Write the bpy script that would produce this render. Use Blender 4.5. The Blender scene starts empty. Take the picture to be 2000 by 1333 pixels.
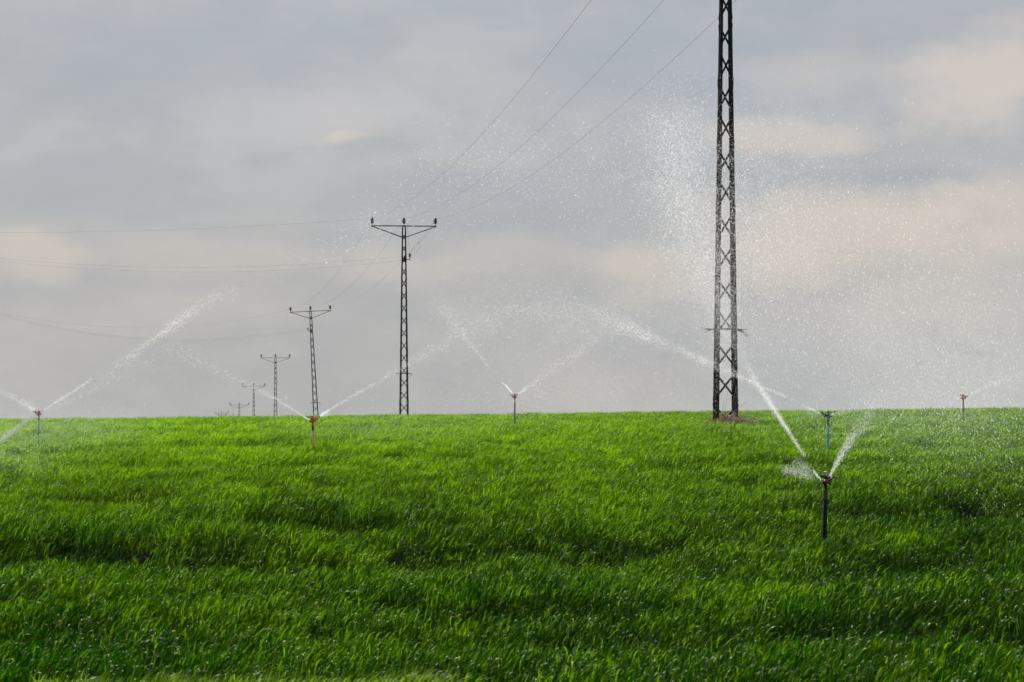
import bpy, bmesh, math, random
import numpy as np
from mathutils import Vector, Matrix
random.seed(7)
rng = np.random.default_rng(11)
R = math.radians
sc = bpy.context.scene
col = sc.collection

# ------------------------------------------------------------------ camera, sky, sun, exposure
CZ = 2.35            # eye height above the soil
F = 4000.0           # focal length in photo pixels (photo 2000 wide, 36 mm sensor)
cam_d = bpy.data.cameras.new('camera')
cam_d.lens = 72.0; cam_d.sensor_width = 36.0; cam_d.clip_start = 0.1; cam_d.clip_end = 8000
cam_d.dof.use_dof = True; cam_d.dof.focus_distance = 34.0; cam_d.dof.aperture_fstop = 7.0
cam = bpy.data.objects.new('camera', cam_d); col.objects.link(cam)
cam.location = (0, 0, CZ); cam.rotation_euler = (R(90), 0, 0)
sc.camera = cam

SUN_EL, SUN_AZ = 42.0, -14.0      # azimuth from +Y towards +X
sc.view_settings.view_transform = 'Standard'; sc.view_settings.look = 'None'
sc.view_settings.exposure = 0.0; sc.view_settings.gamma = 1.0
sun_d = bpy.data.lights.new('sun', 'SUN'); sun_d.energy = 4.8; sun_d.angle = R(0.6); sun_d.color = (1.0, .965, .90)
sun = bpy.data.objects.new('sun', sun_d); col.objects.link(sun)
sdir = Vector((math.sin(R(SUN_AZ))*math.cos(R(SUN_EL)), math.cos(R(SUN_AZ))*math.cos(R(SUN_EL)), math.sin(R(SUN_EL))))
sun.rotation_euler = sdir.to_track_quat('Z', 'Y').to_euler(); sun.location = (0, 0, 60)

class NT:
    def __init__(s, t): s.t = t; s.n = t.nodes; s.l = t.links
    def new(s, k, **kw):
        n = s.n.new(k)
        for a, v in kw.items(): setattr(n, a, v)
        return n
    def set(s, sock, v):
        if isinstance(v, bpy.types.NodeSocket): s.l.new(v, sock)
        elif v is not None: sock.default_value = v
    def math(s, op, a, b=None, clamp=False):
        n = s.new('ShaderNodeMath', operation=op, use_clamp=clamp)
        s.set(n.inputs[0], a)
        if b is not None: s.set(n.inputs[1], b)
        return n.outputs[0]
    def vmath(s, op, a, b=None):
        n = s.new('ShaderNodeVectorMath', operation=op)
        s.set(n.inputs[0], a)
        if b is not None: s.set(n.inputs[1], b)
        return n.outputs['Value'] if op in ('LENGTH', 'DOT_PRODUCT') else n.outputs[0]
    def mix(s, fac, a, b, blend='MIX'):
        n = s.new('ShaderNodeMix', data_type='RGBA', blend_type=blend)
        s.set(n.inputs[0], fac); s.set(n.inputs[6], a); s.set(n.inputs[7], b)
        return n.outputs[2]
    def maprange(s, v, a, b, c, d, smooth=True):
        n = s.new('ShaderNodeMapRange', interpolation_type='SMOOTHSTEP' if smooth else 'LINEAR')
        s.set(n.inputs[0], v)
        for i, x in enumerate((a, b, c, d)): n.inputs[1+i].default_value = x
        return n.outputs[0]
    def noise(s, vec, scale, detail=4, rough=.55, dist=0, color=False):
        n = s.new('ShaderNodeTexNoise'); s.set(n.inputs['Vector'], vec)
        n.inputs['Scale'].default_value = scale; n.inputs['Detail'].default_value = detail
        n.inputs['Roughness'].default_value = rough; n.inputs['Distortion'].default_value = dist
        return n.outputs['Color'] if color else n.outputs[0]

def sr(r, g, b):
    f = lambda c: ((c/255+.055)/1.055)**2.4 if c/255 > .04045 else c/255/12.92
    return (f(r), f(g), f(b), 1)

world = bpy.data.worlds.new('World'); sc.world = world; world.use_nodes = True
w = NT(world.node_tree); w.n.clear()
sky = w.new('ShaderNodeTexSky', sky_type='NISHITA', sun_disc=False, sun_elevation=R(SUN_EL), sun_rotation=R(SUN_AZ), air_density=1.0, dust_density=3.0)
bgs = w.new('ShaderNodeBackground'); w.l.new(sky.outputs[0], bgs.inputs[0]); bgs.inputs[1].default_value = .10
tc = w.new('ShaderNodeTexCoord')
d0 = tc.outputs['Generated']
# streaky warping of the cloud deck
stretch = w.vmath('MULTIPLY', d0, (1.0, 1.0, 2.4))
nz = w.noise(stretch, 9, 4, .55, color=True)
warp = w.vmath('MULTIPLY', w.vmath('SUBTRACT', nz, (.5, .5, .5)), (.075, .075, .035))
d = w.vmath('ADD', d0, warp)
sep = w.new('ShaderNodeSeparateXYZ'); w.l.new(d, sep.inputs[0])
elev = sep.outputs[2]
basec = w.mix(w.maprange(elev, -.06, .17, 0, 1), sr(176, 177, 175), sr(169, 176, 186))
east = w.maprange(sep.outputs[0], -.04, .22, 0, 1)
basec = w.mix(w.math('MULTIPLY', east, w.maprange(elev, .10, -.01, .0, 1)), basec, sr(196, 197, 193))
n1 = w.noise(stretch, 7.5, 5, .55)
basec = w.mix(w.maprange(n1, .45, .62, 0, .26), basec, sr(194, 191, 187))
n2 = w.noise(w.vmath('ADD', stretch, (3.1, 7.7, 1.3)), 6.0, 4, .5)
basec = w.mix(w.maprange(n2, .48, .68, 0, .55), basec, sr(160, 166, 174))
n3 = w.noise(w.vmath('ADD', w.vmath('MULTIPLY', d, (1, 1, 2.2)), (5.5, 1.7, 2.3)), 24, 7, .58)
basec = w.mix(w.maprange(n3, .44, .68, 0, .40), basec, sr(190, 190, 192))
basec = w.mix(w.maprange(n3, .48, .30, 0, .35), basec, sr(158, 164, 171))
# cloud patches: (photo x, y, half width, half height, colour, strength)
WARM, PALE, DARK, PEACH = sr(205, 197, 190), sr(197, 196, 198), sr(158, 166, 177), sr(216, 204, 195)
blobs = [(270, 110, 420, 130, DARK, .5), (180, 385, 330, 60, DARK, .55), (960, 400, 330, 70, DARK, .6), (1240, 110, 260, 120, DARK, .5), (1760, 370, 260, 45, DARK, .75), (1700, 40, 300, 80, DARK, .45),
         (150, 560, 300, 60, DARK, .35),
         (580, 225, 210, 60, PALE, .62), (700, 200, 150, 40, PALE, .45), (650, 262, 42, 18, WARM, .95), (60, 505, 120, 60, WARM, .85), (440, 500, 260, 45, WARM, .45), (760, 520, 160, 40, WARM, .4),
         (1260, 520, 110, 60, PEACH, .6), (1030, 500, 340, 40, WARM, .3), (1540, 272, 170, 40, PEACH, .7), (1930, 160, 150, 110, PEACH, .9), (1610, 130, 150, 45, WARM, .4),
         (1650, 450, 300, 80, PEACH, .85), (1560, 510, 140, 50, PEACH, .6), (1960, 420, 170, 80, PEACH, .7), (1230, 750, 200, 70, WARM, .4), (40, 690, 200, 90, WARM, .45), (1800, 560, 340, 120, WARM, .45), (340, 610, 240, 50, WARM, .35)]
edge = w.noise(w.vmath('MULTIPLY', d0, (1, 1, 1.9)), 30, 8, .62)
c = basec
for (px, py, rx, ry, cc, st) in blobs:
    v = Vector(((px-1000)/F, 1, (666.5-py)/F)).normalized()
    q = w.vmath('MULTIPLY', w.vmath('SUBTRACT', d, tuple(v)), (F/rx, F/rx, F/ry))
    ln = w.math('ADD', w.vmath('LENGTH', q), w.math('MULTIPLY', w.math('SUBTRACT', edge, .5), 1.5))
    c = w.mix(w.maprange(ln, 1.4, .3, 0, st*.85), c, cc)
bgc = w.new('ShaderNodeBackground'); w.l.new(c, bgc.inputs[0]); bgc.inputs[1].default_value = 1.0
mixs = w.new('ShaderNodeMixShader'); mixs.inputs[0].default_value = .93
w.l.new(bgs.outputs[0], mixs.inputs[1]); w.l.new(bgc.outputs[0], mixs.inputs[2])
wo = w.new('ShaderNodeOutputWorld'); w.l.new(mixs.outputs[0], wo.inputs[0])

# ------------------------------------------------------------------ helpers
def P(px, py, D):
    return Vector(((px-1000)/F*D, D, CZ-(py-666.5)/F*D))

def tag(o, label=None, cat=None, group=None, kind=None):
    if label: o['label'] = label
    if cat: o['category'] = cat
    if group: o['group'] = group
    if kind: o['kind'] = kind
    return o

def mesh_obj(name, verts, faces, mat, parent=None, smooth=False):
    me = bpy.data.meshes.new(name)
    me.from_pydata([tuple(v) for v in verts], [], faces)
    me.materials.append(mat)
    if smooth: me.polygons.foreach_set('use_smooth', [True]*len(me.polygons))
    me.update()
    o = bpy.data.objects.new(name, me); col.objects.link(o)
    if parent: o.parent = parent
    return o

def empty(name, loc=(0, 0, 0)):
    o = bpy.data.objects.new(name, None); col.objects.link(o)
    o.location = loc; o.empty_display_size = .2
    return o

class MB:
    def __init__(s): s.v = []; s.f = []
    def add(s, vs, fs):
        k = len(s.v); s.v += [Vector(v) for v in vs]; s.f += [tuple(i+k for i in f) for f in fs]
    def ring(s, c, ax, r, n, up=None):
        ax = ax.normalized(); u = ax.orthogonal().normalized() if up is None else up; v = ax.cross(u)
        return [c + u*(r*math.cos(2*math.pi*i/n)) + v*(r*math.sin(2*math.pi*i/n)) for i in range(n)]
    def tube(s, pts, rad, n=8, cap=True):
        pts = [Vector(p) for p in pts]; rr = rad if isinstance(rad, (list, tuple)) else [rad]*len(pts)
        vs = []; u = None
        for i, p in enumerate(pts):
            a = pts[min(i+1, len(pts)-1)] - pts[max(i-1, 0)]
            if a.length < 1e-9: a = Vector((0, 0, 1))
            a.normalize()
            u = (a.orthogonal() if u is None else (u - a*u.dot(a)))
            if u.length < 1e-6: u = a.orthogonal()
            u.normalize(); vs += s.ring(p, a, rr[i], n, u.copy())
        fs = [(i*n+j, i*n+(j+1) % n, (i+1)*n+(j+1) % n, (i+1)*n+j) for i in range(len(pts)-1) for j in range(n)]
        if cap: fs += [tuple(range(n-1, -1, -1)), tuple((len(pts)-1)*n+j for j in range(n))]
        s.add(vs, fs)
    def lathe(s, prof, n=14, c=(0, 0, 0)):     # prof: (r, z) along +Z
        c = Vector(c); s.tube([c+Vector((0, 0, z+1e-5*i)) for i, (r, z) in enumerate(prof)], [max(r, .0006) for r, z in prof], n)
    def beam(s, a, b, w_, t_, up=(0, 0, 1)):
        a = Vector(a); b = Vector(b); x = (b-a).normalized(); up = Vector(up)
        y = up.cross(x)
        if y.length < 1e-4: y = Vector((1, 0, 0)).cross(x)
        y.normalize(); z = x.cross(y)
        vs = [p + y*(sy*w_/2) + z*(sz*t_/2) for p in (a, b) for sy, sz in ((-1, -1), (1, -1), (1, 1), (-1, 1))]
        s.add(vs, [(3, 2, 1, 0), (4, 5, 6, 7), (0, 1, 5, 4), (1, 2, 6, 5), (2, 3, 7, 6), (3, 0, 4, 7)])
    def build(s, name, mat, parent=None, smooth=False): return mesh_obj(name, s.v, s.f, mat, parent, smooth)

def pmat(name, base, rough=.6, metal=0, var=.0, scale=20, spec=.5, base2=None, bump=0):
    m = bpy.data.materials.new(name); m.use_nodes = True; t = NT(m.node_tree); b = t.n['Principled BSDF']
    tco = t.new('ShaderNodeTexCoord')
    nn = t.noise(tco.outputs['Object'], scale, 5, .6)
    b2 = base2 or tuple(x*(1-var) for x in base)
    cc = t.mix(t.maprange(nn, .35, .65, 0, 1), (*base, 1), (*b2, 1)); t.l.new(cc, b.inputs['Base Color'])
    b.inputs['Roughness'].default_value = rough; b.inputs['Metallic'].default_value = metal
    b.inputs['Specular IOR Level'].default_value = spec
    if bump:
        bp = t.new('ShaderNodeBump'); bp.inputs['Strength'].default_value = bump; bp.inputs['Distance'].default_value = .01
        t.l.new(nn, bp.inputs['Height']); t.l.new(bp.outputs[0], b.inputs['Normal'])
    return m

M_STEEL = pmat('dark_steel', (.007, .006, .0055), .8, 0, base2=(.016, .010, .007), scale=9, spec=.06)
M_INS = pmat('insulator_glaze', (.012, .010, .010), .25, spec=.6, var=.3)
M_WIRE = pmat('aluminium_cable', (.26, .26, .26), .6, .2)
M_ORANGE = pmat('orange_plastic', (.80, .085, .015), .4, base2=(.62, .05, .015), scale=60)
M_RED = pmat('red_plastic', (.5, .02, .02), .35, var=.3, scale=60)
M_BLACK = pmat('black_plastic', (.008, .008, .009), .5, var=.3, scale=50)
M_PIPE = pmat('teal_pipe', (.05, .36, .38), .45, base2=(.04, .27, .31), scale=25)
M_PIPED = pmat('dark_blue_pipe', (.003, .010, .020), .7, base2=(.002, .007, .014), scale=25, spec=.08)
M_PIPET = pmat('tan_pipe', (.60, .40, .18), .6, base2=(.45, .36, .16), scale=25)
M_PIPEK = pmat('black_pipe', (.03, .045, .055), .5, base2=(.02, .035, .03), scale=25)
M_CHROME = pmat('spring_metal', (.5, .5, .5), .25, 1, var=.2)
M_STRAW = pmat('dry_straw', (.56, .38, .24), .8, base2=(.32, .15, .08), scale=9)
M_TWIG = pmat('twig', (.10, .085, .07), .8, base2=(.18, .14, .1), scale=20)
M_PALE = pmat('pale_wood', (.62, .60, .55), .7, base2=(.5, .45, .38), scale=20)
M_STONE = pmat('pale_stone', (.70, .68, .64), .8, var=.3, scale=30, bump=.4)
M_CONC = pmat('concrete', (.36, .34, .32), .9, base2=(.25, .22, .2), scale=12, bump=.4)
M_SOIL = pmat('soil_and_stubble', (.008, .013, .004), .95, base2=(.010, .011, .005), scale=1.5, spec=.1, bump=.5)

def leaf_mat(name, refl, trans, refl2, trans2, gloss=.45, tfac=.55):
    m = bpy.data.materials.new(name); m.use_nodes = True; t = NT(m.node_tree); b = t.n['Principled BSDF']; out = t.n['Material Output']
    at = t.new('ShaderNodeAttribute'); at.attribute_name = 'tint'
    geo = t.new('ShaderNodeNewGeometry'); info = t.new('ShaderNodeObjectInfo')
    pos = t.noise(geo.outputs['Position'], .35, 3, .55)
    spx = t.new('ShaderNodeSeparateXYZ'); t.l.new(geo.outputs['Position'], spx.inputs[0]); pos = t.math('ADD', pos, t.maprange(spx.outputs[1], 13, 50, -.28, .40))   # darker near, paler far: distant mist and thinner shadow painted into the leaf colour
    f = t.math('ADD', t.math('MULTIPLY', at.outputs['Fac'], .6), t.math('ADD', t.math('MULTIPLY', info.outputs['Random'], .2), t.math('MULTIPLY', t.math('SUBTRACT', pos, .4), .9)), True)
    t.n.remove(b)
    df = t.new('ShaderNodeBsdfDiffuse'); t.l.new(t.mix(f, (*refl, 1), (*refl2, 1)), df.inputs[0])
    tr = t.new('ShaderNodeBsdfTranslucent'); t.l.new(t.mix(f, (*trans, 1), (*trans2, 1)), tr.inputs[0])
    mx = t.new('ShaderNodeMixShader'); mx.inputs[0].default_value = tfac
    t.l.new(df.outputs[0], mx.inputs[1]); t.l.new(tr.outputs[0], mx.inputs[2])
    gl = t.new('ShaderNodeBsdfGlossy'); gl.inputs['Roughness'].default_value = gloss; gl.inputs[0].default_value = (1, 1, .92, 1)
    wet = t.maprange(at.outputs['Fac'], .90, .92, .001, .045)          # a few leaves carry a water film
    m2 = t.new('ShaderNodeMixShader'); t.l.new(wet, m2.inputs[0])
    t.l.new(mx.outputs[0], m2.inputs[1]); t.l.new(gl.outputs[0], m2.inputs[2]); t.l.new(m2.outputs[0], out.inputs[0])
    return m
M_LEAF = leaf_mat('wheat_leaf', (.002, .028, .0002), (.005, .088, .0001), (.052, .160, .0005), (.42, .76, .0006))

def water_mat(name, alpha=1.0):
    m = bpy.data.materials.new(name); m.use_nodes = True; t = NT(m.node_tree); b = t.n['Principled BSDF']; out = t.n['Material Output']
    t.n.remove(b)
    rf = t.new('ShaderNodeBsdfRefraction'); rf.inputs['Roughness'].default_value = .62; rf.inputs['IOR'].default_value = 1.12; rf.inputs[0].default_value = (1, 1, 1, 1)
    tr = t.new('ShaderNodeBsdfTranslucent'); tr.inputs[0].default_value = (.98, .98, .98, 1)
    mx = t.new('ShaderNodeMixShader'); mx.inputs[0].default_value = .72
    t.l.new(rf.outputs[0], mx.inputs[1]); t.l.new(tr.outputs[0], mx.inputs[2])
    tp = t.new('ShaderNodeBsdfTransparent'); m2 = t.new('ShaderNodeMixShader'); m2.inputs[0].default_value = alpha
    t.l.new(tp.outputs[0], m2.inputs[1]); t.l.new(mx.outputs[0], m2.inputs[2]); t.l.new(m2.outputs[0], out.inputs[0])
    return m
M_DROP = water_mat('bright_water_drops', 1.0)
M_SPRAY = water_mat('fine_water_spray', .45)

# ------------------------------------------------------------------ numpy value noise
def vnoise(x, y, seed=0):
    xi = np.floor(x).astype(np.int64); yi = np.floor(y).astype(np.int64); fx = x-xi; fy = y-yi
    fx = fx*fx*(3-2*fx); fy = fy*fy*(3-2*fy)
    def h(a, b):
        n = (a*374761393 + b*668265263 + seed*1442695041) & 0xffffffff
        n = ((n ^ (n >> 13))*1274126177) & 0xffffffff
        return ((n ^ (n >> 16)) & 0xffff)/65535.0
    return (h(xi, yi)*(1-fx)+h(xi+1, yi)*fx)*(1-fy)+(h(xi, yi+1)*(1-fx)+h(xi+1, yi+1)*fx)*fy
def fbm(x, y, seed=0, o=3):
    s = 0; a = .5; t = 0
    for k in range(o): s = s+a*vnoise(x*2**k, y*2**k, seed+k); t += a; a *= .5
    return s/t

HY = [-40, 50, 58, 70, 90, 131, 211, 295, 378, 451, 549, 625, 760, 1000]
HZ = [0, 0, -.10, -.48, -1.35, -2.72, -6.85, -12.2, -18.1, -23.9, -29.5, -32.2, -43, -62]
def band(x, y): return .5*fbm(x*.13+9+y*.03, y*.46+4, 5, 3) + .5*fbm(x*.21+3, y*.80+14-x*.04, 15, 3)
def ground(x, y):
    x = np.asarray(x, float); y = np.asarray(y, float)
    z = np.interp(y, HY, HZ)
    fade = np.clip((110-y)/50, 0, 1)
    z = z + fade*(.012*np.clip(x, -25, 25)) + fade*1.5*(band(x, y)-.5)*np.clip((y-6)/8, 0, 1)*np.clip(1.35-y/42, .10, 1)
    return z
def gz(x, y): return float(ground([x], [y])[0])

# ------------------------------------------------------------------ ground sheet
xs = np.unique(np.concatenate([-np.geomspace(24, 650, 22), np.arange(-23.5, 24, .5), np.geomspace(24, 650, 22)]))
ys = np.unique(np.concatenate([np.arange(-30, 2, 4.), np.arange(2, 80, .5), np.geomspace(80, 950, 60)]))
XX, YY = np.meshgrid(xs, ys); ZZ = ground(XX, YY)
nx, ny = len(xs), len(ys)
gv = np.stack([XX.ravel(), YY.ravel(), ZZ.ravel()], 1)
gf = [(j*nx+i, j*nx+i+1, (j+1)*nx+i+1, (j+1)*nx+i) for j in range(ny-1) for i in range(nx-1)]
g = mesh_obj('ground', gv, gf, M_SOIL, smooth=True); tag(g, kind='structure')

# ------------------------------------------------------------------ wheat crop: leaf clumps on scattered points (geometry nodes, one object)
def clump_mesh(name, seed, nb, rad, wide=1.0):
    r = np.random.default_rng(seed); V = []; Fc = []; T = []
    for i in range(nb):
        a = r.uniform(0, 2*math.pi); q = rad*math.sqrt(r.uniform()); bx, by = q*math.cos(a), q*math.sin(a)
        bz = r.uniform(.03, .26)
        L = r.uniform(.07, .145)*(1.5 if r.uniform() < .04 else 1); wd = r.uniform(.0030, .0058)*wide
        # wind pushes the tips to the right and away, with scatter
        az = R(12)+r.normal(0, .65); th = r.uniform(.15, .75)      # tilt from vertical
        bend = r.uniform(.5, 2.3) * (1.5 if r.uniform() < .25 else 1.0)
        seg = 5; p = np.array([bx, by, bz]); side_a = az + math.pi/2 + r.normal(0, .5)
        sd = np.array([math.cos(side_a), math.sin(side_a), r.normal(0, .25)]); sd /= np.linalg.norm(sd)
        tint = r.uniform(0, .89) if bend < 2.2 else r.uniform(.93, 1); k = len(V)
        for sgi in range(seg+1):
            t = sgi/seg; tt = th + bend*t*t
            wv = wd*(1-t**2.2)*(.55+.9*min(t*3, 1))*.7
            if sgi == seg: V.append(tuple(p)); T.append(tint)
            else: V += [tuple(p-sd*wv), tuple(p+sd*wv)]; T += [tint, tint]
            dirv = np.array([math.sin(tt)*math.cos(az), math.sin(tt)*math.sin(az), math.cos(tt)])
            p = p + dirv*(L/seg)
        for sgi in range(seg-1): b0 = k+2*sgi; Fc.append((b0, b0+1, b0+3, b0+2))
        Fc.append((k+2*(seg-1), k+2*(seg-1)+1, k+2*seg))
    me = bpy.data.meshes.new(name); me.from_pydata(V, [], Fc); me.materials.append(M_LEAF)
    at = me.attributes.new('tint', 'FLOAT', 'POINT'); at.data.foreach_set('value', T)
    me.polygons.foreach_set('use_smooth', [True]*len(Fc)); me.update()
    return me
src = bpy.data.collections.new('wheat_clump_source')
NV = 8
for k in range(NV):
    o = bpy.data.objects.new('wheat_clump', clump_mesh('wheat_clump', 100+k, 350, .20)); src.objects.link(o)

sp = .26
gx, gy = np.meshgrid(np.arange(-32, 32, sp), np.arange(8.5, 68, sp))
gx = gx.ravel()+rng.uniform(-.5, .5, gx.size)*sp; gy = gy.ravel()+rng.uniform(-.5, .5, gy.size)*sp
keep = np.abs(gx) < .27*gy+3.0
# the trodden ring round the near pylon
PX1, PY1 = (1417-1000)/F*50.6, 50.6
keep &= np.hypot((gx-PX1)/.58, (gy-PY1+.10)/.70) > 1.0
NX, NY = (1607-1000)/F*19.8, 19.8          # tread round the nearest riser
gx, gy = gx[keep], gy[keep]
h0 = .5+1.3*(.55*band(gx, gy) + .2*fbm(gx*.3+31, gy*.6+17, 21, 3) + .25*fbm(gx*1.1+3, gy*1.1+8, 33, 2)-.5)
thin = rng.uniform(0, 1, gx.size) > .36*np.clip((.46-h0)/.07, 0, 1)*np.clip((48-gy)/10, 0, 1)      # the stand is thin in the hollows
gx, gy = gx[thin], gy[thin]
hmap = .5+1.3*(.55*band(gx, gy) + .2*fbm(gx*.3+31, gy*.6+17, 21, 3) + .25*fbm(gx*1.1+3, gy*1.1+8, 33, 2)-.5)
dip = np.clip((.47-hmap)/.10, 0, 1)                 # hollows where the crop has lodged or grows short
hs = 1.0 + .25*(hmap-.5) - .12*dip
hs *= rng.uniform(.9, 1.1, gx.size)
sink = np.clip(.13*dip + .12*(.55-hmap), -.05, .15)
# the crest row stands a little uneven
gzv = ground(gx, gy) - sink
n = gx.size
me = bpy.data.meshes.new('wheat_crop'); me.vertices.add(n)
me.vertices.foreach_set('co', np.stack([gx, gy, gzv], 1).astype(np.float32).ravel())
def addattr(nm, ty, data, key):
    a = me.attributes.new(nm, ty, 'POINT'); a.data.foreach_set(key, data)
addattr('rot', 'FLOAT_VECTOR', np.stack([rng.normal(0, .05, n), rng.normal(0, .05, n), rng.normal(0, .35, n)], 1).astype(np.float32).ravel(), 'vector')
sxy = rng.uniform(.95, 1.15, n)
addattr('scl', 'FLOAT_VECTOR', np.stack([sxy, sxy, hs], 1).astype(np.float32).ravel(), 'vector')
addattr('pick', 'INT', rng.integers(0, NV, n).astype(np.int32), 'value')
wheat = bpy.data.objects.new('wheat_crop', me); col.objects.link(wheat)
tag(wheat, 'dense green young wheat covering the whole field up to the crest', 'wheat', kind='stuff')
ng = bpy.data.node_groups.new('scatter', 'GeometryNodeTree')
ng.interface.new_socket('Geometry', in_out='INPUT', socket_type='NodeSocketGeometry'); ng.interface.new_socket('Geometry', in_out='OUTPUT', socket_type='NodeSocketGeometry')
gi = ng.nodes.new('NodeGroupInput'); go = ng.nodes.new('NodeGroupOutput')
iop = ng.nodes.new('GeometryNodeInstanceOnPoints'); ci = ng.nodes.new('GeometryNodeCollectionInfo')
ci.inputs[0].default_value = src; ci.inputs['Separate Children'].default_value = True; ci.inputs['Reset Children'].default_value = True
def nattr(nm, ty):
    a = ng.nodes.new('GeometryNodeInputNamedAttribute'); a.data_type = ty; a.inputs[0].default_value = nm; return a.outputs[0]
L = ng.links
L.new(gi.outputs[0], iop.inputs['Points']); L.new(ci.outputs[0], iop.inputs['Instance'])
iop.inputs['Pick Instance'].default_value = True
L.new(nattr('pick', 'INT'), iop.inputs['Instance Index']); L.new(nattr('rot', 'FLOAT_VECTOR'), iop.inputs['Rotation']); L.new(nattr('scl', 'FLOAT_VECTOR'), iop.inputs['Scale'])
L.new(iop.outputs[0], go.inputs[0])
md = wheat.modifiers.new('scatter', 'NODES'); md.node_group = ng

# pale tuft strip at the near edge of the crop, bottom left
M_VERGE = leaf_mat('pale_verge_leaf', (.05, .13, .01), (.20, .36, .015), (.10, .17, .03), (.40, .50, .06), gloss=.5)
src2 = bpy.data.collections.new('verge_clump_source')
for k in range(3):
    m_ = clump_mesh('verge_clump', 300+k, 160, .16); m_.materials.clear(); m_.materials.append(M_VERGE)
    src2.objects.link(bpy.data.objects.new('verge_clump', m_))
nv = 260; vx = rng.uniform(-2.75, -.4, nv); vy = 11.5+rng.uniform(-.5, .5, nv)*(1-.5*np.clip((vx+1.6)/1.2, 0, 1)) + .12*np.sin(vx*2.3)
me = bpy.data.meshes.new('verge_grass'); me.vertices.add(nv)
me.vertices.foreach_set('co', np.stack([vx, vy, ground(vx, vy)+.02], 1).astype(np.float32).ravel())
addattr('rot', 'FLOAT_VECTOR', np.stack([rng.normal(0, .05, nv), rng.normal(0, .05, nv), rng.normal(0, .5, nv)], 1).astype(np.float32).ravel(), 'vector')
addattr('scl', 'FLOAT_VECTOR', np.stack([np.ones(nv), np.ones(nv), rng.uniform(.95, 1.15, nv)], 1).astype(np.float32).ravel(), 'vector')
addattr('pick', 'INT', rng.integers(0, 3, nv).astype(np.int32), 'value')
verge = bpy.data.objects.new('verge_grass', me); col.objects.link(verge)
tag(verge, 'pale yellow green grass strip along the bottom left edge', 'grass', kind='stuff')
ng2 = ng.copy(); [n_ for n_ in ng2.nodes if n_.bl_idname == 'GeometryNodeCollectionInfo'][0].inputs[0].default_value = src2
verge.modifiers.new('scatter', 'NODES').node_group = ng2

# ------------------------------------------------------------------ pylons
PH = 12.0                       # crossarm height above the base
def pw(z): return .56 + (.24-.56)*z/PH          # side of the square at height z
def corner(sx, sy, z): h = pw(z)/2; return Vector((sx*h, sy*h, z))
def angle_leg(mb, sx, sy, f=.078, t=.008, z0=-.5, z1=PH+.02):
    a, b = corner(sx, sy, z0), corner(sx, sy, z1)
    f0, f1 = f, f*.80
    for ax in (0, 1):
        vs = []
        for p, ff in ((a, f0), (b, f1)):
            if ax == 0: q = [(0, 0), (-sx*ff, 0), (-sx*ff, -sy*t), (0, -sy*t)]
            else: q = [(0, -sy*t*1.02), (0, -sy*ff), (-sx*t, -sy*ff), (-sx*t, -sy*t*1.02)]
            vs += [p+Vector((u, v, 0)) for u, v in q]
        mb.add(vs, [(0, 1, 2, 3), (7, 6, 5, 4), (0, 4, 5, 1), (1, 5, 6, 2), (2, 6, 7, 3), (3, 7, 4, 0)])
def build_insulator(parent, x, y=0, z=PH+.0, s=1.15, name='insulator'):
    m = MB(); m.lathe([(.035*s, .10*s), (.075*s, .12*s), (.105*s, .135*s), (.045*s, .19*s), (.12*s, .22*s), (.05*s, .27*s), (.135*s, .305*s), (.055*s, .35*s), (.06*s, .41*s), (.03*s, .44*s), (.01*s, .455*s)], 14)
    o = m.build(name, M_INS, parent, True); o.location = (x, y, z)
    m = MB(); m.lathe([(.016, -.10), (.016, .12*s)], 8); m.lathe([(.04, -.012), (.04, .02)], 8)
    m.build('pin', M_STEEL, o)
    return o
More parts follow.
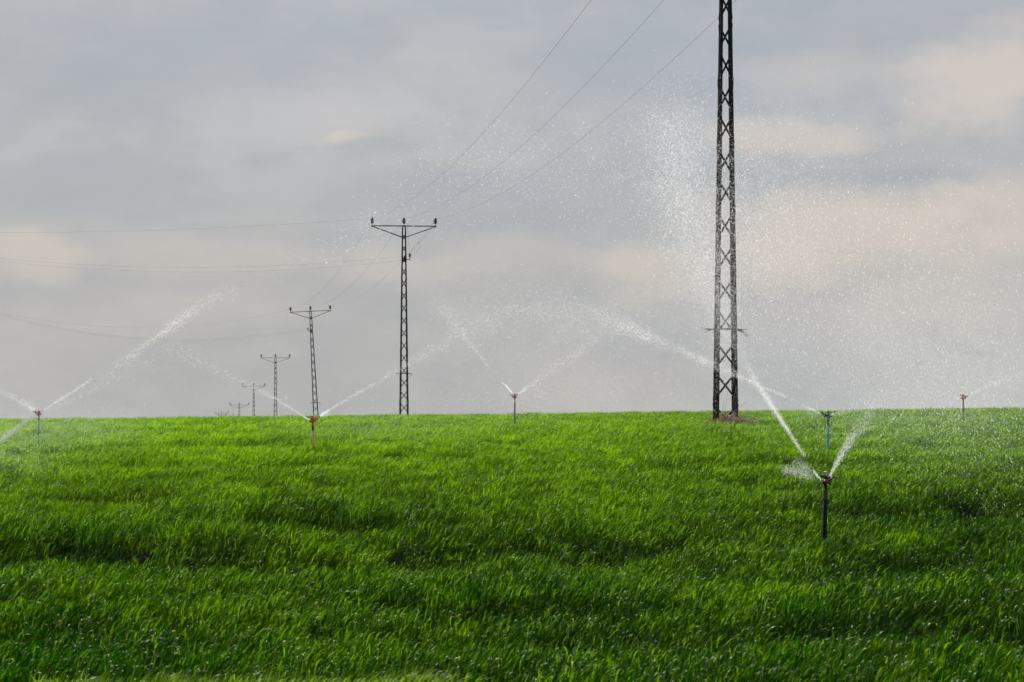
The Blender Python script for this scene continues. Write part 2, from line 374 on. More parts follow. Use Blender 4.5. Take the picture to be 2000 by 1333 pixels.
def make_pylon():
    root = empty('lattice_pylon')
    for sx in (-1, 1):
        for sy in (-1, 1):
            m = MB(); angle_leg(m, sx, sy); m.build('leg', M_STEEL, root)
    m = MB(); z = .38; k = 0
    while z < PH-.3:
        hv = .33 if z < 9 else .28
        for face in range(4):
            for sg in (((-1, 1, -1, 1)[face])*(1 if k % 2 else -1),):
                za, zb = z-hv, z+hv; off = .0
                if face == 0: a, b = corner(-sg, -1, za), corner(sg, -1, zb); nrm = Vector((0, -1, 0))
                elif face == 1: a, b = corner(-sg, 1, za), corner(sg, 1, zb); nrm = Vector((0, 1, 0))
                elif face == 2: a, b = corner(-1, -sg, za), corner(-1, sg, zb); nrm = Vector((-1, 0, 0))
                else: a, b = corner(1, -sg, za), corner(1, sg, zb); nrm = Vector((1, 0, 0))
                a = a+nrm*(.006+off); b = b+nrm*(.006+off)
                inset = (b-a).normalized()*.012
                m.beam(a+inset, b-inset, .007, .05, nrm.cross(b-a).normalized())
        z += (.72, .87)[k % 2]*(1 if z < 8 else .93); k += 1
    m.build('cross_bracing', M_STEEL, root)
    # top frame and crossarm
    m = MB()
    for y in (-.135, .135):
        m.beam((-2.06, y*.25, PH-.03), (-.13, y, PH-.03), .05, .055); m.beam((-.13, y, PH-.03), (.13, y, PH-.03), .05, .055); m.beam((.13, y, PH-.03), (2.06, y*.25, PH-.03), .05, .055)
    for x in (-2.03, 0, 2.03): m.beam((x, -.14 if x == 0 else -.06, PH+.005), (x, .14 if x == 0 else .06, PH+.005), .10, .014)
    m.beam((-2.1, 0, PH-.06), (-1.95, 0, PH-.06), .09, .07); m.beam((2.1, 0, PH-.06), (1.95, 0, PH-.06), .09, .07)
    m.build('crossarm', M_STEEL, root)
    for s in (-1, 1):
        m = MB()
        for y in (-.135, .135): m.beam((s*1.98, y*.25, PH-.08), (s*.125, y, PH-.74), .045, .05)
        m.build('strut', M_STEEL, root)
    for y in (-.15, .15):
        m = MB(); m.beam((-.14, y, PH-.74), (.14, y, PH-.74), .03, .04)
        m.build('collar_bar', M_STEEL, root)
    for x in (-2.03, 0, 2.03): build_insulator(root, x)
    # anti-climb spikes
    m = MB(); rr = random.Random(3); zz = 2.55; h = pw(zz)/2+.012
    for s in (-1, 1): m.beam((-h, s*h, zz), (h, s*h, zz), .02, .045); m.beam((s*h, -h, zz), (s*h, h, zz), .02, .045)
    for s in (-1, 1):
        for k in range(5):
            y = -h+2*h*k/4; L_ = rr.uniform(.22, .34); dz = rr.uniform(-.10, .06) if s < 0 else rr.uniform(-.20, .02)
            m.tube([(s*h, y, zz), (s*(h+L_*.5), y+rr.uniform(-.03, .03), zz+dz*.3), (s*(h+L_), y+rr.uniform(-.05, .05), zz+dz)], [.009, .007, .003], 5)
    m.build('climbing_guard', M_STEEL, root)
    return root
def copy_tree(o, parent=None):
    c_ = o.copy(); col.objects.link(c_)
    if parent: c_.parent = parent
    for ch in list(o.children): copy_tree(ch, c_)
    return c_
WP = 4.06
pyl = [  # px, crossarm py, insulator spacing px, label
    (1417, None, 327, 'tall black lattice pylon nearest the viewer, its top cut off, standing in dry straw'),
    (789, 441, 124, 'black lattice pylon standing alone between the nearest pylon and the leaning one'),
    (606.5, 608, 77, 'lattice pylon leaning slightly to the left, above the orange sprinkler'),
    (538, 699, 55, 'grey lattice pylon just left of the leaning pylon'),
    (495.5, 754.4, 43, 'small hazy pylon, its lower half behind the field crest'),
    (467.4, 791, 36, 'tiny hazy pylon showing only its crossarm and short upper mast over the crest'),
    (441, 811, 29.6, 'faint crossarm barely above the crest, right one of the two overlapping farthest pylons'),
    (433, 807, 26, 'faint farthest crossarm at the crest, left one of the two overlapping pylons')]
proto = make_pylon(); pyls = []
for i, (px, py, wpx, lb) in enumerate(pyl):
    o = proto if i == 0 else copy_tree(proto)
    if i == 0: D = 49.0; loc = Vector((PX1, PY1, gz(PX1, PY1)+.02))
    else:
        D = F*WP/wpx; t = P(px, py, D); loc = Vector((t.x, t.y, t.z-PH))
    if i == 2: o.rotation_euler = (0, R(-2.9), R(9)); loc.x += PH*math.sin(R(2.9)); loc.z += .02
    else: o.rotation_euler = (0, 0, R(9 if i else 3))
    o.location = loc
    tag(o, lb, 'pylon', 'lattice pylons of the overhead line'); pyls.append(o)
bpy.context.view_layer.update()
def world_pt(o, p): return (Matrix.Translation(o.location) @ o.rotation_euler.to_matrix().to_4x4()) @ Vector(p)

# extra side insulators where the branch line leaves
def side_gear(o, s, z, big=1.0):
    m = MB(); m.beam((0, -.16, z-.12), (s*.30, -.16, z-.18), .05, .05); m.tube([(s*.28, -.16, z-.18), (s*.36, -.16, z-.14), (s*.37, -.16, z-.04)], .02, 6)
    m.beam((-.02, -.16, z-.30), (-.02, -.16, z+.06), .14, .05); m.beam((-.10*s, -.17, z-.22), (.16*s, -.17, z-.16), .04, .07)
    m.build('side_bracket', M_STEEL, o)
    build_insulator(o, s*.36, -.16, z-.10, .80*big); build_insulator(o, s*.04, -.17, z-.26, .85*big)
side_gear(pyls[1], 1, 9.98); side_gear(pyls[2], -1, 10.1, .9)
j = MB(); a0 = Vector((2.03, 0, PH+.4)); 
j.tube([a0, (1.5, -.05, 11.45), (.95, -.1, 10.93), (.62, -.14, 10.55), (.40, -.16, 10.25)], .008, 5)
j.tube([(.95, -.1, 10.93), (.98, -.1, 10.6), (.85, -.14, 10.35), (.45, -.16, 10.1)], .008, 5)
j.beam((.91, -.1, 10.92), (.99, -.1, 10.94), .03, .03)
j.build('jumper_wire', M_WIRE, pyls[1])
j = MB(); j.tube([(0.22, -.13, 11.9), (.28, -.15, 11.0), (.34, -.16, 10.3)], .007, 5); j.build('jumper_wire', M_WIRE, pyls[1])

# ------------------------------------------------------------------ overhead conductors
def catenary(a, b, sag, n=26):
    return [a.lerp(b, t/n) - Vector((0, 0, sag*4*(t/n)*(1-t/n))) for t in range(n+1)]
names = ['left', 'middle', 'right']
for k, x in enumerate((-2.03, 0, 2.03)):
    att = [world_pt(o, (x, 0, PH+.44)) for o in pyls]
    back = att[0] + (att[0]-att[1]); back.z = att[0].z+1.5
    pts = catenary(back, att[0], 1.4, 16)
    for a, b in zip(att[:-1], att[1:]): pts += catenary(a, b, 1.4)[1:]
    m = MB(); m.tube(pts, .0048, 5); o = m.build('power_cable', M_WIRE)
    tag(o, 'long grey overhead cable strung along the pylons on their %s insulators' % names[k], 'cable', 'overhead cables between the pylons')
def branch(o, start, pts, label, zoff=0):
    D = o.location.y; xs_ = [p[0] for p in pts]; ys_ = [p[1] for p in pts]
    cf = np.polyfit(xs_, ys_, 2); x0 = xs_[0]
    res = [start]
    for xx in np.linspace(x0-12, -420, 40): res.append(P(xx, float(np.polyval(cf, xx)), D*(1-.00002*(x0-xx))))
    m = MB(); m.tube(res, .0085 if D < 150 else .011, 5); w_ = m.build('branch_cable', M_WIRE)
    tag(w_, label, 'cable', 'side cables running off to the left')
branch(pyls[1], world_pt(pyls[1], (-2.03, 0, PH+.40)), [(727, 427), (480, 441), (300, 451), (0, 454.5)], 'highest grey cable running left from the left arm of the lone mid-distance pylon')
branch(pyls[1], world_pt(pyls[1], (.04, -.17, 9.98)), [(784, 501), (480, 521), (240, 520.5), (0, 505)], 'upper one of two close cables running left from the lone mid-distance pylon mast')
branch(pyls[1], world_pt(pyls[1], (.04, -.17, 9.85)), [(784, 509), (480, 531.6), (240, 527.6), (0, 511)], 'lower one of two close cables running left from the lone mid-distance pylon mast')
branch(pyls[2], world_pt(pyls[2], (-2.03, 0, PH+.40)), [(565, 605), (420, 631), (280, 640), (140, 633), (0, 611)], 'sagging cable running left from the left arm of the leaning pylon')
branch(pyls[2], world_pt(pyls[2], (-.36, -.16, 10.15)), [(598, 641), (480, 658), (360, 663), (160, 648), (0, 613)], 'upper one of two near touching cables running left from the leaning pylon mast')
branch(pyls[2], world_pt(pyls[2], (-.04, -.17, 10.0)), [(600, 645), (480, 661), (360, 666), (160, 651), (0, 616)], 'lower one of two near touching cables running left from the leaning pylon mast')

# ------------------------------------------------------------------ debris round the foot of the near pylon
bx, by = PX1, PY1; bz = gz(bx, by)
m = MB(); m.beam((bx, by, bz-.3), (bx, by, bz+.2), .74, .74, (0, 1, 0))
tag(m.build('concrete_footing', M_CONC), 'low grey concrete footing under the nearest pylon', 'footing')
m = MB(); rr = random.Random(5)
for i in range(2600):
    a = rr.uniform(0, 2*math.pi); q = .62*math.sqrt(rr.uniform(0, 1)); x = bx+.03+q*math.cos(a)*1.15; y = by+q*math.sin(a)*1.3
    hz = .27*math.exp(-((x-bx-.14)/.32)**2-((y-by)/.6)**2)*rr.uniform(.5, 1.15)+.27*rr.uniform(.3, 1.15)
    L_ = rr.uniform(.06, .22); aa = rr.uniform(0, 2*math.pi); el = rr.gauss(.12, .35)
    dv = Vector((math.cos(aa)*math.cos(el), math.sin(aa)*math.cos(el), math.sin(el)))*L_
    p = Vector((x, y-.12, bz+max(hz, .03)*rr.uniform(.75, 1)))
    wv = rr.uniform(.004, .010); mid = p+dv*.5+Vector((0, 0, rr.uniform(-.02, .03)))
    m.beam(p, mid, wv, wv*.6); m.beam(mid, p+dv, wv*.7, wv*.4)
tag(m.build('straw_heap', M_STRAW), 'brown dry straw and dead weeds heaped round the nearest pylon foot', 'straw', kind='stuff')
m = MB()
def twig(a, b, bow, r=.004):
    a = Vector(a); b = Vector(b); n_ = 8
    m.tube([a.lerp(b, t/n_)+Vector((0, 0, bow*4*(t/n_)*(1-t/n_))) for t in range(n_+1)], [r*(1-.6*t/n_) for t in range(n_+1)], 5)
base = Vector((bx, by-.35, bz+.1))
for (x0, z0, x1, z1, bow) in [(-.24, .15, -.42, .34, .12), (-.20, .2, -.38, .42, .04), (-.42, .1, -.41, .42, .02), (-.05, .3, .02, .93, 0), (-.13, .2, -.05, .78, .02), (-.1, .2, .12, .42, .1), (-.08, .25, .2, .4, .12),
                              (.33, .55, .47, .68, 0), (.3, .2, .85, .33, .03), (.35, .18, 1.02, .36, .0), (.38, .16, .75, .22, .08), (.4, .2, 1.1, .30, .03), (-.3, .1, -.55, .2, .03), (.1, .2, .1, .5, .02)]:
    twig(base+Vector((x0, rr.uniform(-.1, .3), z0)), base+Vector((x1, rr.uniform(-.1, .3), z1)), bow)
tag(m.build('dead_stalks', M_TWIG), 'thin bare dead stalks arching out of the straw at the nearest pylon', 'dead stalks', kind='stuff')
for nme, a, b, lb in (('stick', (.46, -.45, .46), (.72, -.5, .38), 'short pale stick lying highest to the right of the straw heap'), ('stick', (.30, -.55, .38), (.58, -.6, .29), 'pale stick half buried at the front right of the straw heap')):
    m = MB(); m.tube([Vector((bx, by, bz))+Vector(a), Vector((bx, by, bz))+(Vector(a)+Vector(b))*.5+Vector((0, 0, .01)), Vector((bx, by, bz))+Vector(b)], [.018, .017, .012], 7)
    tag(m.build(nme, M_PALE), lb, 'stick', 'pale sticks beside the straw heap')
def stone(x, y, z, s, lb, seed):
    bm = bmesh.new(); bmesh.ops.create_icosphere(bm, subdivisions=2, radius=s); r = random.Random(seed)
    ph = [r.uniform(0, 6) for _ in range(3)]
    for v in bm.verts:
        k = 1+.18*math.sin(v.co.x/s*2+ph[0])+.15*math.sin(v.co.y/s*2.5+ph[1]); v.co *= k; v.co.z *= .65
    me_ = bpy.data.meshes.new('stone'); bm.to_mesh(me_); bm.free(); me_.materials.append(M_STONE)
    o = bpy.data.objects.new('stone', me_); col.objects.link(o); o.location = (x, y, z)
    tag(o, lb, 'stone', 'white stones on the straw heap')
stone(bx-.15, by-.46, bz+.50, .04, 'small bright white stone beside the left leg of the nearest pylon', 1)
stone(bx+.04, by-.5, bz+.44, .036, 'small white stone in the middle of the straw heap', 2)
stone(bx+.29, by-.56, bz+.33, .033, 'small pale stone at the right front of the straw heap', 3)

# ------------------------------------------------------------------ sprinklers
def sprinkler(px, ytop, ybase, D, pipe_mat, head_mat, coup_mat, label, yaw=0, lean=0, flip=1, neck=.05, coup=(.05, .024), near=False, scl=1.0, pr=None):
    """ytop = head centre in the photo; the riser goes down into the soil"""
    top = P(px, ytop, D); x, y = top.x, top.y; g0 = gz(x, y)
    root = empty('sprinkler', (x, y, g0)); root.rotation_euler = (0, R(lean), 0)
    H = top.z-g0; ch, cr = coup
    zc = H-neck*scl-.035*scl             # top of the coupling
    pr = pr or .019*scl
    m = MB(); m.lathe([(pr, -.25), (pr, zc-ch*.6)], 14); m.lathe([(pr*1.1, .02), (pr*1.13, .14)], 14)
    m.build('riser_pipe', pipe_mat, root, True)
    m = MB(); m.lathe([(cr*.92, zc-ch-.004), (cr, zc-ch), (cr, zc-ch+.014), (cr*.88, zc-ch+.016), (cr*.86, zc-.012), (cr*.62, zc), (cr*.55, zc+.006)], 14)
    m.build('coupling', coup_mat, root, True)
    s = scl
    hd = empty('sprinkler_head', (0, 0, H)); hd.parent = root; hd.rotation_euler = (0, 0, R(yaw))
    m = MB(); m.lathe([(.013*s, -.09*s), (.015*s, -.06*s), (.019*s, -.045*s), (.024*s, -.03*s), (.030*s, -.012*s), (.031*s, .012*s), (.022*s, .028*s), (.016*s, .036*s)], 14)
    m.build('head_body', head_mat, hd, True)
    f = flip
    m = MB(); m.tube([(f*.012*s, 0, -.012*s), (f*.045*s, 0, .006*s), (f*.080*s, 0, .026*s), (f*.108*s, 0, .042*s)], [.017*s, .016*s, .0125*s, .009*s], 12)
    m.build('main_barrel', head_mat, hd, True)
    m = MB(); m.tube([(f*.104*s, 0, .040*s), (f*.122*s, 0, .050*s)], [.0115*s, .007*s], 10); m.build('nozzle', M_BLACK, hd, True)
    m = MB(); m.tube([(-f*.012*s, 0, -.016*s), (-f*.04*s, 0, -.014*s), (-f*.058*s, 0, -.004*s)], [.014*s, .012*s, .008*s], 12); m.build('rear_nozzle', M_BLACK, hd, True)
    # swing arm: hub over the body, long spoon arm and counterweight
    m = MB(); m.lathe([(.019*s, .030*s), (.021*s, .040*s), (.019*s, .046*s)], 12)
    m.beam((0, -.012*s, .036*s), (-f*.062*s, -.02*s, .050*s), .011*s, .016*s); m.beam((-f*.055*s, -.02*s, .048*s), (-f*.092*s, -.022*s, .060*s), .018*s, .02*s)
    m.beam((0, .016*s, .034*s), (f*.06*s, .026*s, .036*s), .010*s, .014*s); m.beam((f*.055*s, .026*s, .034*s), (f*.086*s, .024*s, .040*s), .012*s, .026*s)
    m.build('swing_arm', head_mat, hd)
    m = MB(); m.beam((f*.03*s, -.010*s, -.014*s), (f*.055*s, -.02*s, -.03*s), .02*s, .018*s); m.build('counterweight', head_mat, hd)
    m = MB(); m.lathe([(.011*s, .046*s), (.012*s, .060*s), (.008*s, .066*s)], 10); m.build('cap', M_BLACK, hd, True)
    if near:
        m = MB(); pts = []
        for i in range(60): t = i/59; pts.append((.013*math.cos(t*2*math.pi*6), .013*math.sin(t*2*math.pi*6), .05+.035*t))
        m.tube(pts, .0016, 5); m.build('spring', M_CHROME, hd, True)
        m = MB(); m.lathe([(.024, .090), (.026, .094), (.010, .100)], 12); m.beam((-.022, 0, .04), (-.022, 0, .092), .004, .01); m.beam((.022, 0, .04), (.022, 0, .092), .004, .01)
        m.build('spring_bridge', M_CHROME, hd, True)
        m = MB(); m.tube([(-.010, -.02, -.006), (-.032, -.03, .004), (-.040, -.034, .012)], [.016, .018, .015], 10); m.build('side_nozzle', M_RED, hd, True)
    tag(root, label, 'sprinkler', 'irrigation sprinklers in the wheat')
    return root
sprinkler(1609, 941, 1065, 20.1, M_PIPED, M_BLACK, M_BLACK, 'nearest sprinkler on a dark blue pipe with a red nozzle and spring on top', yaw=35, lean=1.2, neck=.05, coup=(.10, .0265), near=True, scl=.95, pr=.0215)
sprinkler(1616, 812, 885, 34.9, M_PIPE, M_BLACK, M_BLACK, 'black headed sprinkler on a teal pipe right of the nearest pylon', yaw=170, lean=.8, neck=.03, coup=(.16, .022), scl=1.2)
sprinkler(73.5, 808, 867, 41.2, M_PIPE, M_ORANGE, M_BLACK, 'orange sprinkler on a teal pipe at the far left of the field', yaw=20, flip=-1, lean=1.5, neck=.06, coup=(.05, .018))
sprinkler(613.5, 821, 870, 39.2, M_PIPET, M_ORANGE, M_BLACK, 'bright orange sprinkler on a tan pipe in front of the leaning pylon', yaw=10, lean=-2.2, neck=.06, coup=(.075, .027), scl=1.2)
sprinkler(1005.5, 775, 828, 48.7, M_PIPEK, M_ORANGE, M_ORANGE, 'orange sprinkler on a dark pipe at the crest near the middle of the field', yaw=-25, flip=-1, neck=.06, coup=(.08, .016))
sprinkler(1882, 777, 822, 47.6, M_PIPEK, M_ORANGE, M_BLACK, 'orange sprinkler at the crest at the far right behind falling drops', yaw=12, lean=-.5, neck=.06, coup=(.06, .02), scl=1.15)

# ------------------------------------------------------------------ water
DV = np.array([(0, 0, 1), (1, .3, .25), (-1, .3, -.1), (0, -.45, -1)], float)     # a bent film of water
DF = np.array([(0, 2, 3), (0, 3, 1)])
def drops(name, pos, rad, dirs, el, mat, label, cat='water spray', kind='stuff', group=None):
    """pos (n,3), rad (n,), dirs (n,3) unit, el (n,) elongation -> one mesh of little stretched drops"""
    n = len(pos); dirs = dirs/np.maximum(np.linalg.norm(dirs, axis=1, keepdims=True), 1e-9)
    a = np.cross(dirs, np.array([.3, .9, .2])); a /= np.maximum(np.linalg.norm(a, axis=1, keepdims=True), 1e-9); b = np.cross(dirs, a)
    ph = rng.uniform(0, 2*math.pi, n)[:, None]; a, b = a*np.cos(ph)+b*np.sin(ph), b*np.cos(ph)-a*np.sin(ph)
    V = pos[:, None, :] + rad[:, None, None]*(DV[None, :, 0:1]*a[:, None, :] + DV[None, :, 1:2]*b[:, None, :] + DV[None, :, 2:3]*(dirs*el[:, None])[:, None, :])
    Fx = (DF[None] + (np.arange(n)*4)[:, None, None]).reshape(-1, 3)
    me_ = bpy.data.meshes.new(name); me_.vertices.add(n*4); me_.vertices.foreach_set('co', V.astype(np.float32).ravel())
    me_.loops.add(len(Fx)*3); me_.loops.foreach_set('vertex_index', Fx.astype(np.int32).ravel())
    me_.polygons.add(len(Fx)); me_.polygons.foreach_set('loop_start', (np.arange(len(Fx))*3).astype(np.int32))
    me_.materials.append(mat); me_.update(calc_edges=True)
    o = bpy.data.objects.new(name, me_); col.objects.link(o)
    tag(o, label, cat, group, kind); return o
def path(knots, n):
    """knots: (px, py, D, spread_m, weight) -> n samples: centre, tangent, spread"""
    K = np.array(knots, float); m_ = len(K)
    W = np.array([tuple(P(k[0], k[1], k[2])) for k in K])
    # dense catmull-rom table
    T = np.linspace(0, m_-1, 60*(m_-1)+1); i1 = np.minimum(T.astype(int), m_-2); u = (T-i1)[:, None]
    i0 = np.maximum(i1-1, 0); i2 = i1+1; i3 = np.minimum(i1+2, m_-1)
    C = .5*((2*W[i1]) + (-W[i0]+W[i2])*u + (2*W[i0]-5*W[i1]+4*W[i2]-W[i3])*u**2 + (-W[i0]+3*W[i1]-3*W[i2]+W[i3])*u**3)
    S = np.interp(T, range(m_), K[:, 3]); G = np.interp(T, range(m_), K[:, 4])
    G = G*np.concatenate([[0], np.linalg.norm(np.diff(C, axis=0), axis=1)]); cdf = np.cumsum(G); cdf /= cdf[-1]
    q = np.interp(rng.uniform(0, 1, n), cdf, T)
    f = lambda A: np.stack([np.interp(q, T, A[:, k]) for k in range(A.shape[1])], 1)
    tan = np.gradient(C, axis=0); return f(C), f(tan), np.interp(q, T, S)
def jet(label, knots, rp=.24, el=5.0, mat=None, clump=.2, jit=.05):
    """knots: (px, py, D, spread in photo pixels, opacity); the number of drops follows from the opacity wanted"""
    K = np.array(knots, float); K[:, 2] *= DK; K[:, 4] = K[:, 4]**1.6*.78; K[:, 3] *= .9; mat = mat or M_SPRAY
    seg = np.hypot(np.diff(K[:, 0]), np.diff(K[:, 1])); al = .85 if mat is M_DROP else .45
    sg = (K[1:, 3]+K[:-1, 3])/2; op = (K[1:, 4]+K[:-1, 4])/2
    n = int((seg*3.2*sg*-np.log(1-np.clip(op, 0, .97))).sum()/(1.2*rp*rp*el*al)/(1-clump*.5))+20
    K2 = K.copy(); K2[:, 3] *= K[:, 2]/F; K2[:, 4] = -np.log(1-np.clip(K[:, 4], 0, .97))*K[:, 3]
    c_, t_, s_ = path(K2, n)
    t_ /= np.linalg.norm(t_, axis=1, keepdims=True)
    pos = c_+rng.normal(0, 1, (n, 3))*s_[:, None]
    if clump > 0:      # the beating arm sends the water out in pulses
        k = fbm(pos[:, 0]*2.2+pos[:, 1], pos[:, 2]*2.2+4, 77, 3); keep = rng.uniform(0, 1, n) > clump*1.6*np.clip((.56-k)/.12, 0, 1); pos, t_, s_ = pos[keep], t_[keep], s_[keep]
    n = len(pos); rad = rp*pos[:, 1]/F*rng.lognormal(0, .3, n); dirs = t_+rng.normal(0, jit, (n, 3))
    return drops('water_jet', pos, rad, dirs, el*rng.uniform(.6, 1.4, n), mat, label, 'water jet')
J = jet
DK = 1.0
J('bright jet of water rising left from the nearest sprinkler past the pylon', [(1574, 894, 18.7, 3.2, .35), (1564, 879, 18.6, 2.2, .85), (1545, 851, 18.2, 2.6, .85), (1500, 782, 17.3, 4, .75), (1462, 722, 16.5, 5, .6), (1440, 675, 15.7, 8, .38), (1415, 610, 14.7, 13, .26), (1385, 540, 13.8, 22, .18), (1360, 470, 13.2, 30, .08)], clump=.3)
J('thin inner thread of water inside the bright rising jet', [(1560, 873, 18.5, 1.0, .9), (1530, 828, 18.0, 1.2, .9), (1500, 782, 17.3, 1.6, .8), (1470, 735, 16.6, 2.2, .5)], mat=M_DROP, clump=.5)
J('short thin white stream leaving the red nozzle of the nearest sprinkler', [(1603, 938, 20.3, .9, .9), (1596, 929, 20.2, 1.1, .9), (1589, 919, 20.1, 1.3, .7)], mat=M_DROP, clump=0)
J('grey fan of spray thrown low to the left of the nearest sprinkler', [(1596, 939, 20.5, 2, .3), (1582, 930, 20.6, 5, .62), (1565, 924, 20.6, 7, .66), (1545, 919, 20.6, 7, .66), (1528, 917, 20.6, 6, .5)], rp=.3, el=3, clump=.4)
J('thin upper wisp of spray above the low left fan', [(1590, 925, 20.5, 3, .3), (1572, 912, 20.5, 5, .4), (1550, 901, 20.5, 6, .25)], rp=.3, el=3)
J('wide grey jet rising right from the nearest sprinkler', [(1617, 939, 20.3, 1.0, .9), (1624, 925, 20.2, 1.6, .85), (1640, 896, 20.1, 3.5, .65), (1660, 862, 19.9, 6, .52), (1682, 832, 19.7, 9, .4), (1705, 802, 19.4, 13, .26), (1728, 770, 19.1, 20, .12), (1755, 730, 18.8, 30, .07)], rp=.3, el=5, clump=.2)
DK = 1.09
J('long faint arch of spray thrown left by the black headed sprinkler', [(1601, 808, 32, 1, .8), (1585, 800, 31.9, 1.3, .7), (1560, 788, 31.8, 1.8, .25), (1525, 771, 31.6, 2, .35), (1480, 752, 31.3, 2.5, .35), (1440, 734, 31.1, 4, .38), (1400, 716, 30.9, 6, .42), (1310, 677, 30.4, 6, .34), (1240, 646, 30, 9, .40), (1190, 625, 29.7, 14, .24), (1120, 603, 29.4, 17, .20), (1050, 597, 29, 21, .18), (970, 618, 28.7, 26, .12), (900, 650, 28.4, 30, .05)], clump=.3)
J('low spray blown right from the black headed sprinkler', [(1624, 812, 32, .9, .85), (1645, 806, 32.4, 3, .45), (1680, 799, 33, 6, .25), (1720, 798, 34, 10, .12)])
J('pale mist hanging over the wheat left of the black headed sprinkler', [(1603, 812, 31.5, 3, .3), (1580, 806, 31, 7, .3), (1550, 806, 30.5, 9, .12)], el=2.5)
J('short white jet rising right from the far left sprinkler', [(79, 806, 37.8, 1.0, .6), (100, 792, 37.5, 1.2, .7), (122, 778, 37.3, 1.9, .85), (145, 764, 37, 1.5, .85), (165, 750, 36.8, 2.2, .75), (181, 740, 36.6, 2.5, .3)], clump=.4)
J('fine lower plume rising right from the far left sprinkler', [(80, 807, 37.8, 1.5, .35), (130, 786, 38.2, 4, .2), (200, 750, 38.6, 7, .14), (280, 710, 39, 12, .10), (330, 690, 39, 14, .04)])
J('long rising streak of drops crossing the sag of the side cables', [(190, 742, 36, 8, .06), (240, 706, 35.4, 8, .16), (272, 681, 35.1, 5, .5), (300, 662, 34.8, 5, .4), (340, 634, 34.4, 7, .38), (400, 592, 33.8, 8, .30), (460, 560, 33.2, 11, .2), (550, 526, 32, 18, .10), (620, 500, 31.5, 24, .05)], el=6, clump=.4)
J('scattered drops arching over the crossarm of the lone mid distance pylon', [(620, 500, 31.5, 22, .05), (670, 475, 31, 24, .12), (740, 430, 30, 28, .11), (850, 378, 28.5, 36, .11), (1000, 335, 27, 42, .12), (1130, 312, 25.5, 50, .11), (1240, 300, 24, 58, .10)], rp=.30, el=6, mat=M_DROP, clump=.3)
J('white jet rising left out of the picture from the far left sprinkler', [(65, 801, 37.8, 2, .7), (50, 791, 37.8, 3.5, .5), (20, 774, 37.8, 4, .35), (-40, 742, 37.8, 6, .25), (-120, 700, 37.8, 10, .15)])
J('steep mist puff above the far left sprinkler', [(67, 800, 37.8, 3, .4), (55, 787, 37.8, 7, .22), (42, 774, 37.8, 12, .08)], el=3)
J('pale solid jet slanting down to the left edge from the far left sprinkler', [(68, 812, 37.7, 1.6, .8), (52, 822, 37.5, 2.6, .85), (30, 838, 37.2, 3, .88), (0, 861, 36.8, 3.4, .88), (-40, 890, 36.2, 4, .6)], clump=.1)
J('clear white jet rising right from the bright orange sprinkler', [(627, 812, 36, 1.2, .9), (640, 803, 36, 1.8, .6), (665, 788, 36, 2, .5), (700, 768, 36.2, 2.2, .45), (780, 722, 36.6, 4, .3), (860, 674, 37, 9, .18), (930, 634, 37.2, 15, .12), (1010, 608, 37.4, 20, .06)])
J('small splash of spray at the right nozzle of the bright orange sprinkler', [(626, 813, 35.9, 1, .9), (634, 808, 35.8, 3, .6), (643, 806, 35.7, 4, .2)], mat=M_DROP, clump=0)
J('faint jet rising left from the bright orange sprinkler', [(604, 820, 36, .9, .9), (590, 812, 36, 1, .85), (570, 799, 36, 1.4, .5), (540, 781, 35.6, 2, .3), (480, 750, 35.2, 5, .2), (420, 722, 34.8, 7, .18), (350, 690, 34.4, 11, .12), (310, 676, 34, 14, .04)])
J('very short jet leaving the left side of the central crest sprinkler', [(1001, 769, 44.6, .8, .8), (992, 758, 44.5, 1, .75), (983, 748, 44.4, 1.1, .5)], mat=M_DROP, clump=0)
J('soft straight plume slanting up left above the central crest sprinkler', [(954, 717, 43.6, 1.5, .35), (930, 685, 43, 3, .4), (903, 653, 42.2, 6, .38), (880, 622, 41.5, 11, .3), (855, 596, 40.6, 14, .18), (838, 580, 40, 18, .05)], clump=.2)
J('faint plume rising right from the central crest sprinkler', [(1012, 770, 44.7, 1, .6), (1030, 757, 44.7, 2.5, .4), (1060, 736, 44.7, 4, .28), (1110, 701, 44.8, 6, .22), (1160, 668, 45, 9, .18), (1200, 645, 45.2, 14, .12), (1250, 630, 45.4, 18, .04)], clump=.2)
J('faint jet rising right from the far right crest sprinkler', [(1895, 770, 43.7, 1.2, .5), (1925, 757, 43.7, 3, .3), (1975, 738, 43.7, 5, .22), (2040, 718, 43.7, 8, .15)])

def cloud(name, label, comps, mat, r, el, dirv, jitter=.25, mask=None):
    """comps: list of (n, px, py, sx, sy, D, sD, rot) gaussian lumps laid out where the spray hangs in the air"""
    Ps = []
    for (n_, px, py, sx, sy, D, sD) in comps:
        x = px+rng.normal(0, sx, n_); y = py+rng.normal(0, sy, n_); dd = np.clip(D+rng.normal(0, sD, n_), max(D*.8, 9), 60)
        Ps.append(np.stack([(x-1000)/F*dd, dd, CZ-(y-666.5)/F*dd], 1))
    pos = np.concatenate(Ps); gg = ground(pos[:, 0], pos[:, 1])+.30; pos = pos[pos[:, 2] > gg]; n_ = len(pos)
    dirs = np.array(dirv)[None]+rng.normal(0, jitter, (n_, 3))
    return drops(name, pos, r*np.minimum(rng.lognormal(0, .35, n_), 1.9), dirs, el*rng.uniform(.5, 1.4, n_), mat, label)
def many(L_, k): return [(int(c_[0]*k),)+tuple(c_[1:]) for c_ in L_]
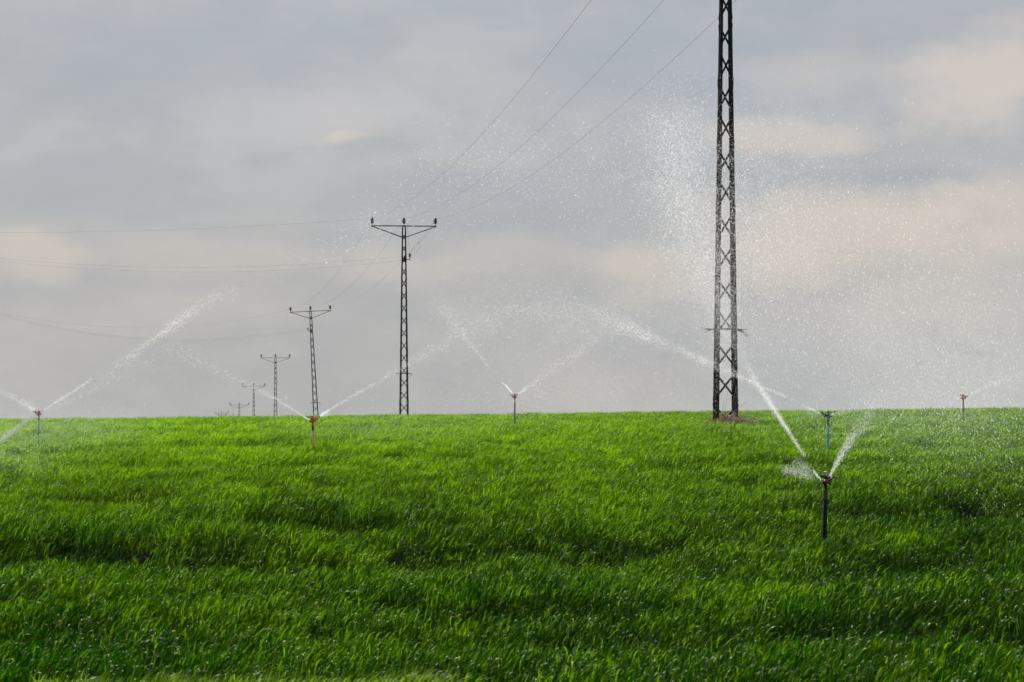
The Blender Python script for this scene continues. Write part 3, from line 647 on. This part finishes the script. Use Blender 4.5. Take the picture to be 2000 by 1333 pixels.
cloud('water_drops', 'dense burst of glittering white drops left of the nearest pylon', many([
    (350, 1320, 190, 45, 40, 14.5, .6), (1500, 1312, 260, 40, 42, 14.3, .6), (2800, 1318, 320, 36, 48, 14.2, .6), (3200, 1335, 400, 36, 50, 14.2, .6), (2600, 1356, 470, 34, 45, 14.3, .6), (1900, 1380, 540, 26, 45, 14.6, .5), (1300, 1402, 600, 20, 45, 15.2, .5), (1200, 1416, 650, 14, 45, 16, .4),
    (1900, 1330, 330, 80, 90, 14.2, .9), (700, 1285, 300, 85, 80, 14.8, .9)], 3.0), M_DROP, .0013, 1.2, (.25, .1, -1), .5)
cloud('water_drops', 'looser glittering drops around and right of the nearest pylon mast', many([
    (3400, 1460, 400, 65, 100, 14.5, 1.0), (2600, 1430, 520, 42, 90, 14.5, 1.0), (700, 1500, 300, 90, 50, 14.8, 1.0), (2200, 1520, 480, 90, 100, 15, 1.2)], 1.8), M_DROP, .0013, 1.7, (.3, .1, -1), .3)
cloud('water_drops', 'slanting rain of drops falling across the right side of the sky', many([
    (3000, 1640, 520, 130, 130, 20, 1.5), (3200, 1800, 620, 140, 150, 21, 2), (2600, 1960, 640, 90, 150, 22, 2), (500, 1700, 400, 120, 60, 19, 1.5), (2400, 1900, 790, 130, 60, 23, 2), (2200, 1700, 720, 160, 80, 23, 2), (300, 1960, 930, 90, 50, 21, 2)], 1.3), M_DROP, .0013, 5, (.38, .0, -1), .08)
cloud('fine_mist', 'pale veil of fine mist drifting over the right half of the field', [
    (17000, 1780, 720, 170, 100, 28, 4), (11000, 1620, 600, 120, 130, 24, 3), (20000, 1900, 840, 130, 55, 30, 4), (30000, 1740, 808, 190, 28, 34, 4), (5000, 1480, 520, 70, 120, 20, 2), (2500, 1340, 400, 45, 90, 16, 1.2)], M_SPRAY, .0018, 2.5, (.38, 0, -1), .3)
cloud('fine_mist', 'faint veil of mist around the central arch of spray', [
    (11000, 1080, 620, 120, 45, 38, 4), (12000, 1200, 700, 220, 70, 40, 4), (7000, 900, 800, 250, 30, 40, 5), (5000, 1100, 340, 180, 60, 25, 3), (4000, 1000, 780, 60, 30, 42, 3)], M_SPRAY, .0030, 2, (.5, 0, -1), .5)
cloud('fine_mist', 'pale green mist patch over the crest around the far left sprinkler', [
    (26000, 120, 832, 100, 24, 34, 3), (10000, 20, 880, 60, 35, 30, 3), (14000, 720, 832, 130, 20, 40, 3), (5000, 350, 690, 120, 50, 36, 3)], M_SPRAY, .0020, 2, (.5, 0, -1), .5)

# ------------------------------------------------------------------ haze
hz = MB(); x0, x1, y0, y1, z0, z1 = -700, 700, -60, 960, -90, 16
hz.add([(x0, y0, z0), (x1, y0, z0), (x1, y1, z0), (x0, y1, z0), (x0, y0, z1), (x1, y0, z1), (x1, y1, z1), (x0, y1, z1)], [(3, 2, 1, 0), (4, 5, 6, 7), (0, 1, 5, 4), (1, 2, 6, 5), (2, 3, 7, 6), (3, 0, 4, 7)])
hm = bpy.data.materials.new('haze_air'); hm.use_nodes = True; t = NT(hm.node_tree); t.n.clear()
pv = t.new('ShaderNodeVolumePrincipled'); pv.inputs['Color'].default_value = (.9, .92, .95, 1); pv.inputs['Density'].default_value = .00018
oo = t.new('ShaderNodeOutputMaterial'); t.l.new(pv.outputs[0], oo.inputs['Volume'])
h_ = hz.build('haze', hm); tag(h_, 'thin pale haze in the air over the field', 'haze', kind='stuff')
